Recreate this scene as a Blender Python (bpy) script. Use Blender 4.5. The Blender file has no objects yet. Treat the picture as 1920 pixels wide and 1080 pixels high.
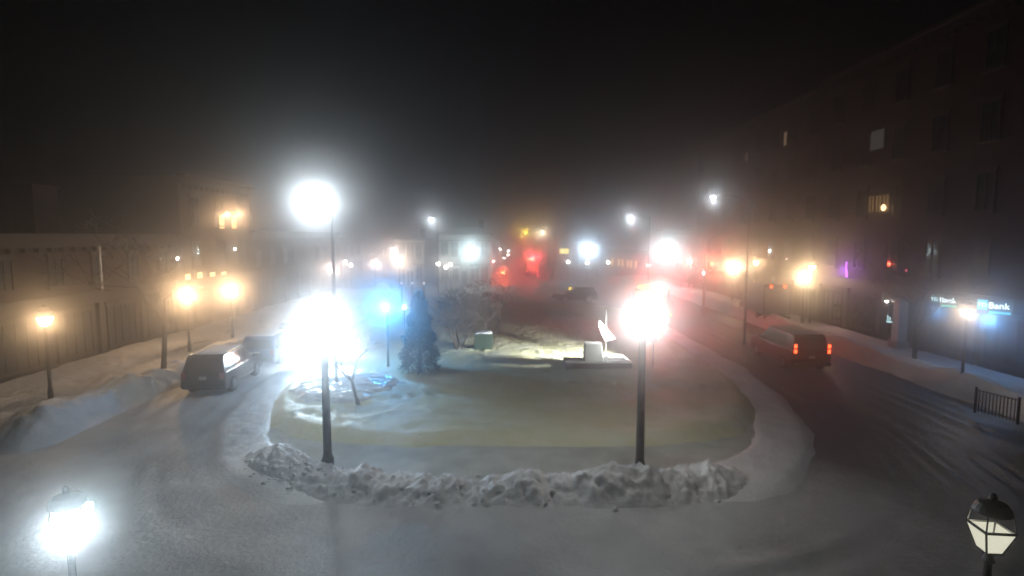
import bpy, bmesh, math, random
from mathutils import Vector, Matrix, noise
R = math.radians
PI = math.pi
random.seed(7)
sc = bpy.context.scene
C = sc.collection

# ------------------------------------------------------------------ camera, world, exposure
F_PX, CAM_H, PITCH = 1048.0, 7.3, R(5.29)
cd = bpy.data.cameras.new('camera')
cam = bpy.data.objects.new('camera', cd)
C.objects.link(cam)
cam.location = (0, 0, CAM_H)
cam.rotation_euler = (PI / 2 - PITCH, 0, 0)
cd.sensor_width = 36
cd.lens = 36 * F_PX / 1920
cd.clip_start = 0.1
cd.clip_end = 2000
sc.camera = cam
cd.dof.use_dof = True            # the webcam is focused short: the far square is soft
cd.dof.focus_distance = 6.5
cd.dof.aperture_fstop = 19.65 / (1000 * 0.0028 * 6.5)
w = bpy.data.worlds.new('World')
sc.world = w
w.use_nodes = True
nt = w.node_tree
bg = nt.nodes['Background']
sky = nt.nodes.new('ShaderNodeTexSky')
sky.sky_type = 'NISHITA'
sky.sun_disc = False
sky.sun_elevation = R(-6)
sky.sun_rotation = R(40)
nt.links.new(sky.outputs[0], bg.inputs[0])
bg.inputs[1].default_value = 0.03
sc.view_settings.view_transform = 'Standard'
sc.view_settings.look = 'None'
sc.view_settings.exposure = 0.62
sc.view_settings.gamma = 1
cy = sc.cycles
cy.use_denoising = True
cy.max_bounces = 4
cy.diffuse_bounces = 2
cy.glossy_bounces = 2
cy.transmission_bounces = 3
cy.transparent_max_bounces = 12
cy.volume_bounces = 0
cy.use_light_tree = True
cy.sample_clamp_indirect = 4
cy.caustics_reflective = False
cy.caustics_refractive = False
K_GLOW = 0.68        # watts per (pixel of glare x metre)
HAZE_DENSITY = 0.022
HAZE_G = 0.95


def ray(px, py):
    x, y = (px - 960) / F_PX, (540 - py) / F_PX
    c, s = math.cos(PITCH), math.sin(PITCH)
    return Vector((x, c + y * s, -s + y * c))


def AT(px, py, Y):
    d = ray(px, py)
    t = Y / d.y
    return Vector((d.x * t, Y, CAM_H + d.z * t))


def AZ(px, py, z=0.0):
    d = ray(px, py)
    t = (z - CAM_H) / d.z
    return Vector((d.x * t, d.y * t, z))


# ------------------------------------------------------------------ materials
MATS = {}


def mat(name, col, rough=0.6, col2=None, scale=4.0, bump=0.0, bscale=30.0, metal=0.0, coat=0.0, detail=5.0):
    if name in MATS:
        return MATS[name]
    m = bpy.data.materials.new(name)
    m.use_nodes = True
    n = m.node_tree
    b = n.nodes['Principled BSDF']
    b.inputs['Roughness'].default_value = rough
    b.inputs['Metallic'].default_value = metal
    b.inputs['Coat Weight'].default_value = coat
    b.inputs['Coat Roughness'].default_value = 0.08
    tc = n.nodes.new('ShaderNodeTexCoord')
    nz = n.nodes.new('ShaderNodeTexNoise')
    nz.inputs['Scale'].default_value = scale
    nz.inputs['Detail'].default_value = detail
    n.links.new(tc.outputs['Object'], nz.inputs['Vector'])
    rp = n.nodes.new('ShaderNodeValToRGB')
    if col2 is None:
        col2 = tuple(c * 0.72 for c in col)
    rp.color_ramp.elements[0].position = 0.36
    rp.color_ramp.elements[1].position = 0.64
    rp.color_ramp.elements[0].color = (*col2, 1)
    rp.color_ramp.elements[1].color = (*col, 1)
    n.links.new(nz.outputs['Fac'], rp.inputs['Fac'])
    n.links.new(rp.outputs['Color'], b.inputs['Base Color'])
    if bump > 0:
        nb = n.nodes.new('ShaderNodeTexNoise')
        nb.inputs['Scale'].default_value = bscale
        nb.inputs['Detail'].default_value = 6
        bp = n.nodes.new('ShaderNodeBump')
        bp.inputs['Strength'].default_value = bump
        bp.inputs['Distance'].default_value = 0.05
        n.links.new(tc.outputs['Object'], nb.inputs['Vector'])
        n.links.new(nb.outputs['Fac'], bp.inputs['Height'])
        n.links.new(bp.outputs['Normal'], b.inputs['Normal'])
    MATS[name] = m
    return m


def emit(name, col, strength, through=0.0):
    """glowing surface; through > 0 lets the lamp inside shine out of it"""
    if name in MATS:
        return MATS[name]
    m = bpy.data.materials.new(name)
    m.use_nodes = True
    n = m.node_tree
    n.nodes.clear()
    out = n.nodes.new('ShaderNodeOutputMaterial')
    e = n.nodes.new('ShaderNodeEmission')
    e.inputs[0].default_value = (*col, 1)
    e.inputs[1].default_value = strength
    if through > 0:
        t = n.nodes.new('ShaderNodeBsdfTransparent')
        mx = n.nodes.new('ShaderNodeMixShader')
        mx.inputs[0].default_value = 1 - through
        n.links.new(t.outputs[0], mx.inputs[1])
        n.links.new(e.outputs[0], mx.inputs[2])
        n.links.new(mx.outputs[0], out.inputs[0])
        m.cycles.emission_sampling = 'NONE'
    else:
        n.links.new(e.outputs[0], out.inputs[0])
    MATS[name] = m
    return m


def snow_mat(name, col, col2, tint=None, tint_lo=0.5, scale=0.5):
    m = mat(name, col, 0.55, col2, scale, 0.55, 9.0, detail=7)
    n = m.node_tree
    b = n.nodes['Principled BSDF']
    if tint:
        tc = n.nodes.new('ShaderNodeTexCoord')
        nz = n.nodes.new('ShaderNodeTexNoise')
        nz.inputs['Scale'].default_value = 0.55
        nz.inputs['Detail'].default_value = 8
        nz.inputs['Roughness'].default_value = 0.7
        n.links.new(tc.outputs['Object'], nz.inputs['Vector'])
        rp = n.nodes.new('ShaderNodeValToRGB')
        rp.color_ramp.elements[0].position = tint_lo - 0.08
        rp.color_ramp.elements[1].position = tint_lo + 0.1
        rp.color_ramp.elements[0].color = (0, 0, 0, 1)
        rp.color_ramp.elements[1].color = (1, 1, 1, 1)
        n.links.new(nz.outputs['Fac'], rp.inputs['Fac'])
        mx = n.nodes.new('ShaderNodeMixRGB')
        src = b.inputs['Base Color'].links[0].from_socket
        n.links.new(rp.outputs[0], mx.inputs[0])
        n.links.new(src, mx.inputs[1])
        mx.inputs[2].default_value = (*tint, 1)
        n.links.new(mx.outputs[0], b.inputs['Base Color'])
    return m


M_road = mat('slushy_asphalt', (0.68, 0.68, 0.68), 0.5, (0.48, 0.48, 0.485), 0.5, 0.6, 8.0, detail=9)
n_ = M_road.node_tree
b_ = n_.nodes['Principled BSDF']
tc_ = n_.nodes.new('ShaderNodeTexCoord')
sp_ = n_.nodes.new('ShaderNodeSeparateXYZ')
n_.links.new(tc_.outputs['Object'], sp_.inputs[0])
nz_ = n_.nodes.new('ShaderNodeTexNoise')
nz_.inputs['Scale'].default_value = 0.25
nz_.inputs['Detail'].default_value = 9
nz_.inputs['Roughness'].default_value = 0.65
n_.links.new(tc_.outputs['Object'], nz_.inputs['Vector'])
ad_ = n_.nodes.new('ShaderNodeMath')
ad_.operation = 'MULTIPLY_ADD'
n_.links.new(nz_.outputs['Fac'], ad_.inputs[0])
ad_.inputs[1].default_value = 16.0
n_.links.new(sp_.outputs['X'], ad_.inputs[2])
mr_ = n_.nodes.new('ShaderNodeMapRange')
mr_.inputs['From Min'].default_value = 14.5
mr_.inputs['From Max'].default_value = 19.0
n_.links.new(ad_.outputs[0], mr_.inputs['Value'])
mx_ = n_.nodes.new('ShaderNodeMixRGB')
src_ = b_.inputs['Base Color'].links[0].from_socket
n_.links.new(mr_.outputs[0], mx_.inputs[0])
n_.links.new(src_, mx_.inputs[1])
mx_.inputs[2].default_value = (0.19, 0.185, 0.18, 1)
n_.links.new(mx_.outputs[0], b_.inputs['Base Color'])
M_ground = mat('frozen_ground', (0.25, 0.25, 0.25), 0.7, (0.14, 0.14, 0.14), 0.1)
M_snow = snow_mat('ploughed_snow', (0.90, 0.90, 0.91), (0.74, 0.74, 0.75))
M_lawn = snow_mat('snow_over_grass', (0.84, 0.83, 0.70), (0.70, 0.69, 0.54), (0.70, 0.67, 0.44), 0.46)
M_walk = mat('trodden_snow', (0.66, 0.66, 0.60), 0.6, (0.50, 0.50, 0.45), 1.2, 0.5, 7)
M_ice = mat('wet_ice', (0.74, 0.78, 0.82), 0.2, (0.5, 0.53, 0.56), 1.5, 0.6, 3)
M_kerb = mat('granite', (0.32, 0.31, 0.30), 0.7, None, 12, 0.3, 60)
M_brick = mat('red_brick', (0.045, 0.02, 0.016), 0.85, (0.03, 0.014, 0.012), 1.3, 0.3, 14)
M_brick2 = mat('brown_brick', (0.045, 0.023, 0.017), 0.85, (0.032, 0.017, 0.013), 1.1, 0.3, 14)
M_pier = mat('dark_stone', (0.085, 0.07, 0.058), 0.8, (0.06, 0.05, 0.042), 3, 0.25, 20)  # plain dark stone tone for pilasters, sills and lintels
M_stone = mat('pale_stone', (0.50, 0.48, 0.44), 0.7, (0.38, 0.36, 0.33), 3, 0.25, 20)
M_trim = mat('painted_trim', (0.045, 0.034, 0.028), 0.6, None, 3)
M_white = mat('white_paint', (0.78, 0.78, 0.75), 0.5, (0.66, 0.66, 0.63), 3)
M_clap = mat('white_clapboard', (0.58, 0.58, 0.56), 0.6, (0.48, 0.48, 0.46), 2)
M_glass = mat('dark_glass', (0.03, 0.035, 0.04), 0.08, None, 2)
M_roof = mat('roof_felt', (0.10, 0.095, 0.09), 0.9, None, 2, 0.2, 20)
M_iron = mat('black_iron', (0.035, 0.035, 0.037), 0.45, (0.02, 0.02, 0.021), 9, 0.1, 40)
M_wood = mat('weathered_post', (0.13, 0.11, 0.10), 0.8, (0.07, 0.06, 0.055), 6, 0.4, 25)
M_steel = mat('galvanised_steel', (0.40, 0.41, 0.42), 0.45, None, 8, 0.05, 40, metal=0.6)
M_bark = mat('bark', (0.11, 0.085, 0.065), 0.9, (0.06, 0.045, 0.035), 8, 0.5, 30)
M_twig = mat('twig', (0.085, 0.065, 0.055), 0.9, None, 8)
M_needle = mat('needles', (0.045, 0.07, 0.045), 0.8, (0.025, 0.04, 0.028), 3)
M_dark = mat('dark_paint', (0.016, 0.017, 0.022), 0.25, (0.012, 0.013, 0.017), 2, coat=1.0)
M_silver = mat('silver_paint', (0.45, 0.47, 0.50), 0.3, (0.38, 0.40, 0.43), 2, coat=1.0)
M_blue = mat('blue_paint', (0.05, 0.09, 0.2), 0.3, (0.04, 0.07, 0.16), 2, coat=1.0)
M_orange = mat('orange_paint', (0.62, 0.22, 0.03), 0.4, (0.45, 0.15, 0.02), 2, coat=0.4)
M_whitecar = mat('white_van_paint', (0.66, 0.66, 0.65), 0.35, (0.52, 0.52, 0.50), 1.5, coat=0.6)
M_tyre = mat('tyre_rubber', (0.025, 0.025, 0.025), 0.9, None, 20)
M_rim = mat('wheel_rim', (0.35, 0.35, 0.36), 0.35, None, 9, metal=0.7)
M_chrome = mat('bright_metal', (0.6, 0.6, 0.62), 0.2, None, 9, metal=1.0)
M_lensoff = mat('lamp_lens', (0.45, 0.45, 0.45), 0.15, None, 4)
M_redoff = mat('red_lens', (0.30, 0.02, 0.02), 0.2, None, 4)
M_plate = mat('number_plate', (0.6, 0.62, 0.6), 0.5, None, 4)
M_cloth = mat('white_cloth', (0.8, 0.8, 0.8), 0.8, (0.7, 0.7, 0.7), 5)
M_green = mat('green_metal', (0.05, 0.08, 0.06), 0.6, None, 5)
M_granite = mat('grey_granite', (0.24, 0.24, 0.245), 0.6, (0.18, 0.18, 0.18), 6, 0.2, 40)

WHITE = (0.86, 0.95, 1.0)
COOL = (0.62, 0.83, 1.0)
WARM = (1.0, 0.62, 0.32)
PINKW = (1.0, 0.74, 0.60)
E_white = emit('lit_white_glass', WHITE, 40, 0.6)
E_whitecore = emit('lit_led', WHITE, 60)
E_cool = emit('lit_cool_glass', (0.8, 0.95, 1.0), 14, 0.6)
E_cream = emit('lit_cream_glass', (0.86, 0.84, 0.66), 0.62)
E_warm = emit('lit_warm_glass', (1.0, 0.72, 0.40), 22, 0.6)
E_pink = emit('lit_pale_glass', PINKW, 16, 0.6)
E_red = emit('lit_red_lens', (1.0, 0.08, 0.03), 14)
E_redhot = emit('lit_orange_red_lens', (1.0, 0.22, 0.05), 10)
E_amber = emit('lit_amber_lens', (1.0, 0.55, 0.03), 12)
E_head = emit('lit_headlamp', (0.9, 0.96, 1.0), 120)
E_blue = emit('lit_blue_globe', (0.25, 0.75, 1.0), 20, 0.5)
E_win = emit('lit_window_warm', (1.0, 0.62, 0.25), 2.6)
E_winhot = emit('lit_window_bright', (1.0, 0.62, 0.30), 4.0)
E_windim = emit('lit_window_dim', (0.50, 0.45, 0.42), 0.09)
E_winamber = emit('lit_window_amber', (1.0, 0.58, 0.2), 0.16)
E_sign = emit('lit_sign_white', (0.75, 0.95, 1.0), 2.6)
E_signblue = emit('lit_sign_cyan', (0.03, 0.55, 0.75), 1.2)
E_signgreen = emit('lit_sign_green', (0.02, 0.65, 0.40), 1.0)
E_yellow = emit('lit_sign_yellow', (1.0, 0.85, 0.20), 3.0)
E_purple = emit('neon_purple', (0.55, 0.12, 1.0), 4.0)
E_dot = emit('lit_small_bulb', (1.0, 0.9, 0.8), 40)


# ------------------------------------------------------------------ mesh helpers
class MB:
    def __init__(self):
        self.v, self.f = [], []

    def add(self, vs, fs):
        o = len(self.v)
        self.v += [tuple(p) for p in vs]
        self.f += [tuple(i + o for i in q) for q in fs]
        return self

    def box(self, c, s, rz=0.0, taper=1.0, M=None):
        x, y, z = s[0] / 2, s[1] / 2, s[2] / 2
        vs = []
        for k, zz in ((1.0, -z), (taper, z)):
            for sx, sy in ((-1, -1), (1, -1), (1, 1), (-1, 1)):
                p = Vector((sx * x * k, sy * y * k, zz))
                if rz:
                    p = Matrix.Rotation(rz, 3, 'Z') @ p
                if M is not None:
                    p = M @ p
                vs.append(p + Vector(c))
        return self.add(vs, [(3, 2, 1, 0), (4, 5, 6, 7), (0, 1, 5, 4), (1, 2, 6, 5), (2, 3, 7, 6), (3, 0, 4, 7)])

    def lathe(self, prof, n=12, c=(0, 0, 0), axis=None):
        vs, fs = [], []
        M = None
        if axis is not None:
            M = Vector((0, 0, 1)).rotation_difference(Vector(axis)).to_matrix()
        for r, z in prof:
            for i in range(n):
                a = 2 * PI * i / n
                p = Vector((r * math.cos(a), r * math.sin(a), z))
                if M:
                    p = M @ p
                vs.append(p + Vector(c))
        k = len(prof)
        for j in range(k - 1):
            for i in range(n):
                fs.append((j * n + i, j * n + (i + 1) % n, (j + 1) * n + (i + 1) % n, (j + 1) * n + i))
        fs.append(tuple(range(n - 1, -1, -1)))
        fs.append(tuple((k - 1) * n + i for i in range(n)))
        return self.add(vs, fs)

    def tube(self, a, b, r0, r1=None, n=8):
        a, b = Vector(a), Vector(b)
        r1 = r0 if r1 is None else r1
        d = b - a
        return self.lathe([(r0, 0), (r1, d.length)], n, a, d)

    def prism(self, prof, wf):
        """profile in (y, z), extruded to x = +-wf(z)"""
        n = len(prof)
        vs = [(-wf(z), y, z) for y, z in prof] + [(wf(z), y, z) for y, z in prof]
        fs = [tuple(range(n)), tuple(range(2 * n - 1, n - 1, -1))]
        for i in range(n):
            j = (i + 1) % n
            fs.append((i, i + n, j + n, j))
        return self.add(vs, fs)

    def panel(self, pts, t):
        p = [Vector(q) for q in pts]
        nrm = (p[1] - p[0]).cross(p[2] - p[0]).normalized() * t
        n = len(p)
        fs = [tuple(range(n - 1, -1, -1)), tuple(range(n, 2 * n))]
        for i in range(n):
            j = (i + 1) % n
            fs.append((i, j, j + n, i + n))
        return self.add(p + [q + nrm for q in p], fs)

    def sphere(self, c, r, n=12, m=8, sz=1.0):
        prof = [(max(1e-4, r * math.sin(PI * k / m)), -r * sz * math.cos(PI * k / m)) for k in range(m + 1)]
        return self.lathe(prof, n, c)

    def mesh(self, name):
        me = bpy.data.meshes.new(name)
        me.from_pydata(self.v, [], self.f)
        bm = bmesh.new()
        bm.from_mesh(me)
        bmesh.ops.recalc_face_normals(bm, faces=bm.faces)
        bm.to_mesh(me)
        bm.free()
        me.validate()
        return me


def obj(name, mb, m, parent=None, bevel=0.0, smooth=False, label=None):
    me = mb.mesh(name) if isinstance(mb, MB) else mb
    if bevel:
        bm = bmesh.new()
        bm.from_mesh(me)
        bmesh.ops.bevel(bm, geom=[e for e in bm.edges if len(e.link_faces) == 2 and e.calc_face_angle(0) > 0.25], offset=bevel, segments=2,
                        affect='EDGES', profile=0.6, clamp_overlap=True)
        bm.to_mesh(me)
        bm.free()
    if not me.materials:
        me.materials.append(m)
    if smooth:
        for p in me.polygons:
            p.use_smooth = True
    o = bpy.data.objects.new(name, me)
    C.objects.link(o)
    if parent:
        o.parent = parent
    if label:
        o['label'] = label
    return o


def tag(o, label, cat, group=None):
    o['label'] = label
    o['category'] = cat
    if group:
        o['group'] = group
    return o


def thing(name, label, cat, loc=(0, 0, 0), rz=0.0, group=None):
    o = bpy.data.objects.new(name, None)
    C.objects.link(o)
    o.location = loc
    o.rotation_euler = (0, 0, rz)
    o.empty_display_size = 0.3
    return tag(o, label, cat, group)


def dup(root, loc, rz, label, group=None, swap=None):
    """copy of a thing with its parts, sub-parts and lamps; swap = {old material: new material}"""
    def copy(o, parent):
        c = o.copy()
        if o.type == 'LIGHT':
            c.data = o.data.copy()
        C.objects.link(c)
        if parent:
            c.parent = parent
        if swap and o.type == 'MESH' and o.data.materials and o.data.materials[0] in swap:
            c.material_slots[0].link = 'OBJECT'
            c.material_slots[0].material = swap[o.data.materials[0]]
        for ch in KIDS.get(o.name, [x for x in o.children]):
            copy(ch, c)
        return c
    r = copy(root, None)
    r.location = loc
    r.rotation_euler = (0, 0, rz)
    r['label'] = label
    if group:
        r['group'] = group
    return r


KIDS = {}


def lamp(name, parent, loc, col, glare, radius=0.08, spot=None, aim=None, blend=0.5, watts=None, dim_up=False):
    """glare: how far the lamp's glow spreads in the fog as seen from across the square; farther lamps are stronger ones"""
    p = Vector(loc) + (parent.location if parent and not parent.rotation_euler.z else (Matrix.Rotation(parent.rotation_euler.z, 3, 'Z') @ Vector(loc) - Vector(loc) + parent.location) if parent else Vector())
    D = (p - Vector((0, 0, CAM_H))).length
    power = watts or K_GLOW * glare * D * math.exp(HAZE_DENSITY * D)
    L = bpy.data.lights.new(name, 'SPOT' if spot else 'POINT')
    L.color = col
    L.energy = power
    L.shadow_soft_size = radius
    if spot:
        L.spot_size = R(spot)
        L.spot_blend = blend
    if dim_up:          # luminaire distribution: little light goes steeply upwards, cut here to darken facades and sky
        L.use_nodes = True
        n = L.node_tree
        em = n.nodes['Emission']
        tc = n.nodes.new('ShaderNodeTexCoord')
        sx = n.nodes.new('ShaderNodeSeparateXYZ')
        mr = n.nodes.new('ShaderNodeMapRange')
        mr.inputs['From Min'].default_value = 0.10
        mr.inputs['From Max'].default_value = 0.34
        mr.inputs['To Min'].default_value = 1.0
        mr.inputs['To Max'].default_value = 0.06
        n.links.new(tc.outputs['Normal'], sx.inputs[0])
        n.links.new(sx.outputs['Z'], mr.inputs['Value'])
        n.links.new(mr.outputs[0], em.inputs['Strength'])
    o = bpy.data.objects.new(name, L)
    C.objects.link(o)
    o.location = loc
    if parent:
        o.parent = parent
    if aim is not None:
        o.rotation_euler = Vector(aim).to_track_quat('-Z', 'Y').to_euler()
    return o


def structure(name, mb, m, smooth=False, kind='structure'):
    o = obj(name, mb, m, None, 0, smooth)
    o['kind'] = kind
    return o


def fbm(x, y, z=0.0, o=4):
    s, a, t = 0.0, 1.0, 0.0
    for _ in range(o):
        s += a * noise.noise((x, y, z))
        t += a
        x, y, z, a = x * 2.03, y * 2.03, z * 2.03 + 5.1, a * 0.5
    return s / t


def clod(x, y, s=1.0):
    """lumpy plough snow, 0..1"""
    v = noise.voronoi((x * s, y * s, 0.3))[0][0]
    v2 = noise.voronoi((x * s * 2.3, y * s * 2.3, 7.3))[0][0]
    return max(0, 1 - v * 1.3) * 0.6 + max(0, 1 - v2 * 1.3) * 0.4


def grid(nu, nv, fn):
    mb = MB()
    mb.v = [tuple(fn(i / (nu - 1), j / (nv - 1))) for j in range(nv) for i in range(nu)]
    mb.f = [(j * nu + i, j * nu + i + 1, (j + 1) * nu + i + 1, (j + 1) * nu + i) for j in range(nv - 1) for i in range(nu - 1)]
    return mb


# ------------------------------------------------------------------ ground, roads, pavements, snow
structure('ground', MB().add([(-170, -6, 0), (170, -6, 0), (170, 290, 0), (-170, 290, 0)], [(0, 1, 2, 3)]), M_ground)


def road_z(x, y):
    # wheel ruts pressed into the slush, running round the common
    q = ((abs(x) / 11.7) ** 3.5 + (abs(y - 37.5) / 22.5) ** 3.5) ** (1 / 3.5)
    d = (q - 1) * (12 if y > 20 else 21) + 0.5 * fbm(x * 0.12, y * 0.12, 1, 2)
    if not -1 < d < 12:
        return 0.03
    rut = 0.0
    for c, wd in ((1.3, 0.22), (3.0, 0.22), (3.9, 0.25), (5.6, 0.22), (6.4, 0.2), (8.0, 0.25), (9.0, 0.2)):
        e = (d - c) / wd
        if abs(e) < 4:
            rut += 0.034 * math.exp(-(abs(e) - 1.7) ** 2 * 1.5) - 0.03 * math.exp(-e * e)
    return 0.06 + rut * (0.55 + 1.5 * fbm(x * 0.25, y * 0.25, 3, 2)) + 0.03 * max(-0.5, fbm(x * 1.3, y * 1.3, 9, 3))


structure('road', grid(430, 330, lambda u, v: (lambda x, y: (x, y, road_z(x, y)))(-26 + u * 56, 2 + (v ** 1.6) * 190)), M_road, True)


def walk(name, x0, x1, y0, y1):
    structure(name, MB().box(((x0 + x1) / 2, (y0 + y1) / 2, 0.07), (x1 - x0, y1 - y0, 0.15)), M_kerb)


walk('pavement_left', -28, -16.6, 19.4, 150)
walk('pavement_right', 20.6, 30, 20.4, 150)


def outline(t, cx=0.0, cyy=37.5, a=11.7, b=22.5, n=3.5):
    c, s = math.cos(t), math.sin(t)
    return (cx + a * math.copysign(abs(c) ** (2 / n), c), cyy + b * math.copysign(abs(s) ** (2 / n), s))


ol = [outline(2 * PI * i / 120) for i in range(120)]
mb = MB()
mb.add([(x, y, 0.0) for x, y in ol] + [(x, y, 0.15) for x, y in ol] + [(x * 0.98, 37.5 + (y - 37.5) * 0.99, 0.15) for x, y in ol],
       [(i, (i + 1) % 120, 120 + (i + 1) % 120, 120 + i) for i in range(120)]
       + [(120 + i, 120 + (i + 1) % 120, 240 + (i + 1) % 120, 240 + i) for i in range(120)])
structure('kerb', mb, M_kerb)


def path_pt(u, v):
    t, r = u * 2 * PI, 0.02 + v * 0.96
    x, y = outline(t)
    x, y = x * r, 37.5 + (y - 37.5) * r
    return (x, y, 0.15 + 0.02 * fbm(x * 1.5, y * 1.5) + 0.035 * max(0, fbm(x * 0.6, y * 0.6, 4)))


structure('path', grid(160, 40, path_pt), M_walk, True)


def lawn_pt(u, v):
    t, r = u * 2 * PI, 0.01 + v * 0.99
    x, y = outline(t, 0, 38.8, 11.2, 20.4, 4.6)
    wob = 1 + 0.02 * fbm(x * 0.7, y * 0.7, 2)
    x, y = x * r * wob, 38.8 + (y - 38.8) * r * wob
    e = min(1.0, (1 - v) * 22)
    z = 0.12 + e * (0.26 + 0.16 * fbm(x * 0.35, y * 0.35, 1) + 0.07 * fbm(x * 1.6, y * 1.6, 5) + 0.05 * clod(x, y, 1.3) * (1 if fbm(x * .3, y * .3, 8) > 0 else .3) + 0.035 * fbm(x * 4.5, y * 4.5, 2, 3))
    for a_, b_, c_ in ((0.9, 0.35, -22.0), (-0.55, 0.8, -21.5), (0.2, 1.0, -27.0)):      # trodden tracks with footprints
        d_ = abs(a_ * x + b_ * y + c_ + 0.8 * fbm(x * 0.2, y * 0.2, a_ * 9))
        if d_ < 0.7 and e > 0.9:
            z -= 0.11 * math.exp(-(d_ / 0.28) ** 2) * (0.55 + 0.45 * math.sin(8.5 * (b_ * x - a_ * y)))
    return (x, y, z)


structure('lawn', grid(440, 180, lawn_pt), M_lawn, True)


def bank_along(pts, width, height, nu, nv, seed, lump=1.0, base=0.0):
    """a ploughed ridge that follows a polyline"""
    P = [Vector(p) for p in pts]
    seg = [0.0]
    for a, b in zip(P, P[1:]):
        seg.append(seg[-1] + (b - a).length)

    def fn(u, v):
        s = u * seg[-1]
        k = max(i for i in range(len(seg) - 1) if seg[i] <= s + 1e-6)
        a, b = P[k], P[k + 1]
        f = (s - seg[k]) / max(1e-6, seg[k + 1] - seg[k])
        p = a.lerp(b, f)
        ta = (P[min(k + 1, len(P) - 1)] - P[max(k - 1, 0)]).normalized()
        tb = (P[min(k + 2, len(P) - 1)] - P[k]).normalized()
        d = ta.lerp(tb, f).normalized()
        nrm = Vector((-d.y, d.x))
        wv = width * (0.85 + 0.5 * fbm(s * 0.25, seed))
        q = p + nrm * ((v - 0.5) * 2 * wv)
        prof = math.cos((v - 0.5) * PI) ** 1.2 if 0 < v < 1 else 0
        ends = min(1, u * 9, (1 - u) * 9)
        h = height * ends * (0.8 + 0.9 * fbm(s * 0.35, seed + 3) + 0.5 * fbm(s * 1.1, seed + 8))
        z = prof * h + base * min(1, prof * 2) * min(1, u * 25, (1 - u) * 25)
        z += lump * min(1, prof * 2.2) * ends * (0.30 * clod(q.x, q.y, 1.9) + 0.15 * clod(q.x + 9, q.y, 4.2) - 0.14 + 0.06 * fbm(q.x * 6, q.y * 6))
        jx, jy = 0.10 * fbm(q.x * 3, q.y * 3, 2) * prof, 0.12 * fbm(q.x * 3, q.y * 3, 6) * prof
        return (q.x + jx, q.y + jy, max(0.0 if 0 < v < 1 else -0.03, z) + 0.02)
    return grid(nu, nv, fn)


front = [outline(PI * 1.5 + k, 0, 37.5 + 0.3, 11.6, 22.5) for k in [-0.95 + 1.9 * i / 40 for i in range(41)]]
front = [p for p in front if -9.0 < p[0] < 7.6]
structure('snow_bank', bank_along([(x, y + (0.5 if x < -5 else 0) * (-(x + 5)) * 0.3) for x, y in front], 1.25, 0.62, 340, 40, 1.7), M_snow, True)


for sgn, t0, t1 in ((1, -1.56, 0.9), (-1, PI + 1.5, PI - 0.9)):
    side = [outline(t0 + (t1 - t0) * i / 60, 0, 37.5, 11.55, 22.4) for i in range(61)]
    side = [q for q in side if q[1] > 15.3]
    structure('snow_bank', bank_along(side, 1.5, 0.05, 420, 20, 4.0 + sgn, 0.22, 0.165), M_snow, True)


def clods(n, seed):
    rnd = random.Random(seed)
    mb_ = MB()
    for _ in range(n):
        k = 2.5 + rnd.random() * (len(front) - 6.0)
        a_, b_ = Vector(front[int(k)]), Vector(front[int(k) + 1])
        q = a_.lerp(b_, k % 1)
        t_ = (b_ - a_).normalized()
        off = rnd.gauss(0, 0.62)
        q = q + Vector((t_.y, -t_.x)) * off
        sz_ = 0.025 + 0.085 * rnd.random() ** 2.5
        zz = 0.02 + 0.46 * max(0, 1 - (off / 1.15) ** 2) * (0.8 + 0.75 * fbm(k * 0.13, 4.7))
        k0 = len(mb_.v)
        mb_.sphere((q.x, q.y, zz), sz_, 7, 5, rnd.uniform(.5, .8))
        for ii in range(k0, len(mb_.v)):
            v = mb_.v[ii]
            f_ = 0.45 * noise.noise((v[0] * 14, v[1] * 14, v[2] * 14))
            mb_.v[ii] = (v[0] + (v[0] - q.x) * f_, v[1] + (v[1] - q.y) * f_, v[2] + (v[2] - zz) * f_)
    return mb_


structure('snow_clods', clods(380, 3), M_snow, True, 'stuff')


def spread(name, x0, x1, y0, y1, nu, nv, hf, m=M_snow):
    return structure(name, grid(nu, nv, lambda u, v: (lambda x, y: (x, y, hf(x, y)))(x0 + u * (x1 - x0), y0 + v * (y1 - y0))), m, True)


def left_h(x, y):
    edge = min(1, max(0, (-x - 15.9) / 0.9)) * min(1, max(0, (y - 18.3 + 0.12 * (x + 20)) / 1.2))
    ridge = math.exp(-((x + 17.3) / 0.9) ** 2) * (0.5 + 0.5 * fbm(y * 0.3, 2.2)) + 0.22 * math.exp(-((y - 20.2) / 1.0) ** 2)
    inner = 0.30 + 0.16 * fbm(x * 0.4, y * 0.3, 4)
    tread = -0.16 * math.exp(-((x + 21.2 + 0.5 * fbm(y * .2, 0)) / 0.9) ** 2)
    return 0.0 + edge * (inner + ridge + tread + 0.34 * clod(x, y, 1.5) * min(1, ridge * 2 + 0.25) + 0.07 * fbm(x * 4, y * 4))


def right_h(x, y):
    edge = min(1, max(0, (x - 19.7) / 0.9)) * min(1, max(0, (y - 19.0 - 0.1 * (x - 20)) / 1.2))
    ridge = math.exp(-((x - 21.1) / 0.9) ** 2) * (0.6 + 0.5 * fbm(y * 0.33, 7.2)) + 0.45 * math.exp(-((y - 20.6) / 1.2) ** 2)
    inner = 0.24 + 0.10 * fbm(x * 0.4, y * 0.3, 14)
    return edge * (inner + ridge + 0.22 * clod(x, y, 1.6) * min(1, ridge * 2 + 0.1) + 0.05 * fbm(x * 4, y * 4))


spread('snow_bank', -24.4, -15.9, 17.6, 75, 110, 420, left_h)
spread('snow_bank', 19.6, 25.4, 18.6, 75, 70, 330, right_h)

# churned ice in front of the plough truck
IC = AZ(645, 745)


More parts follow.
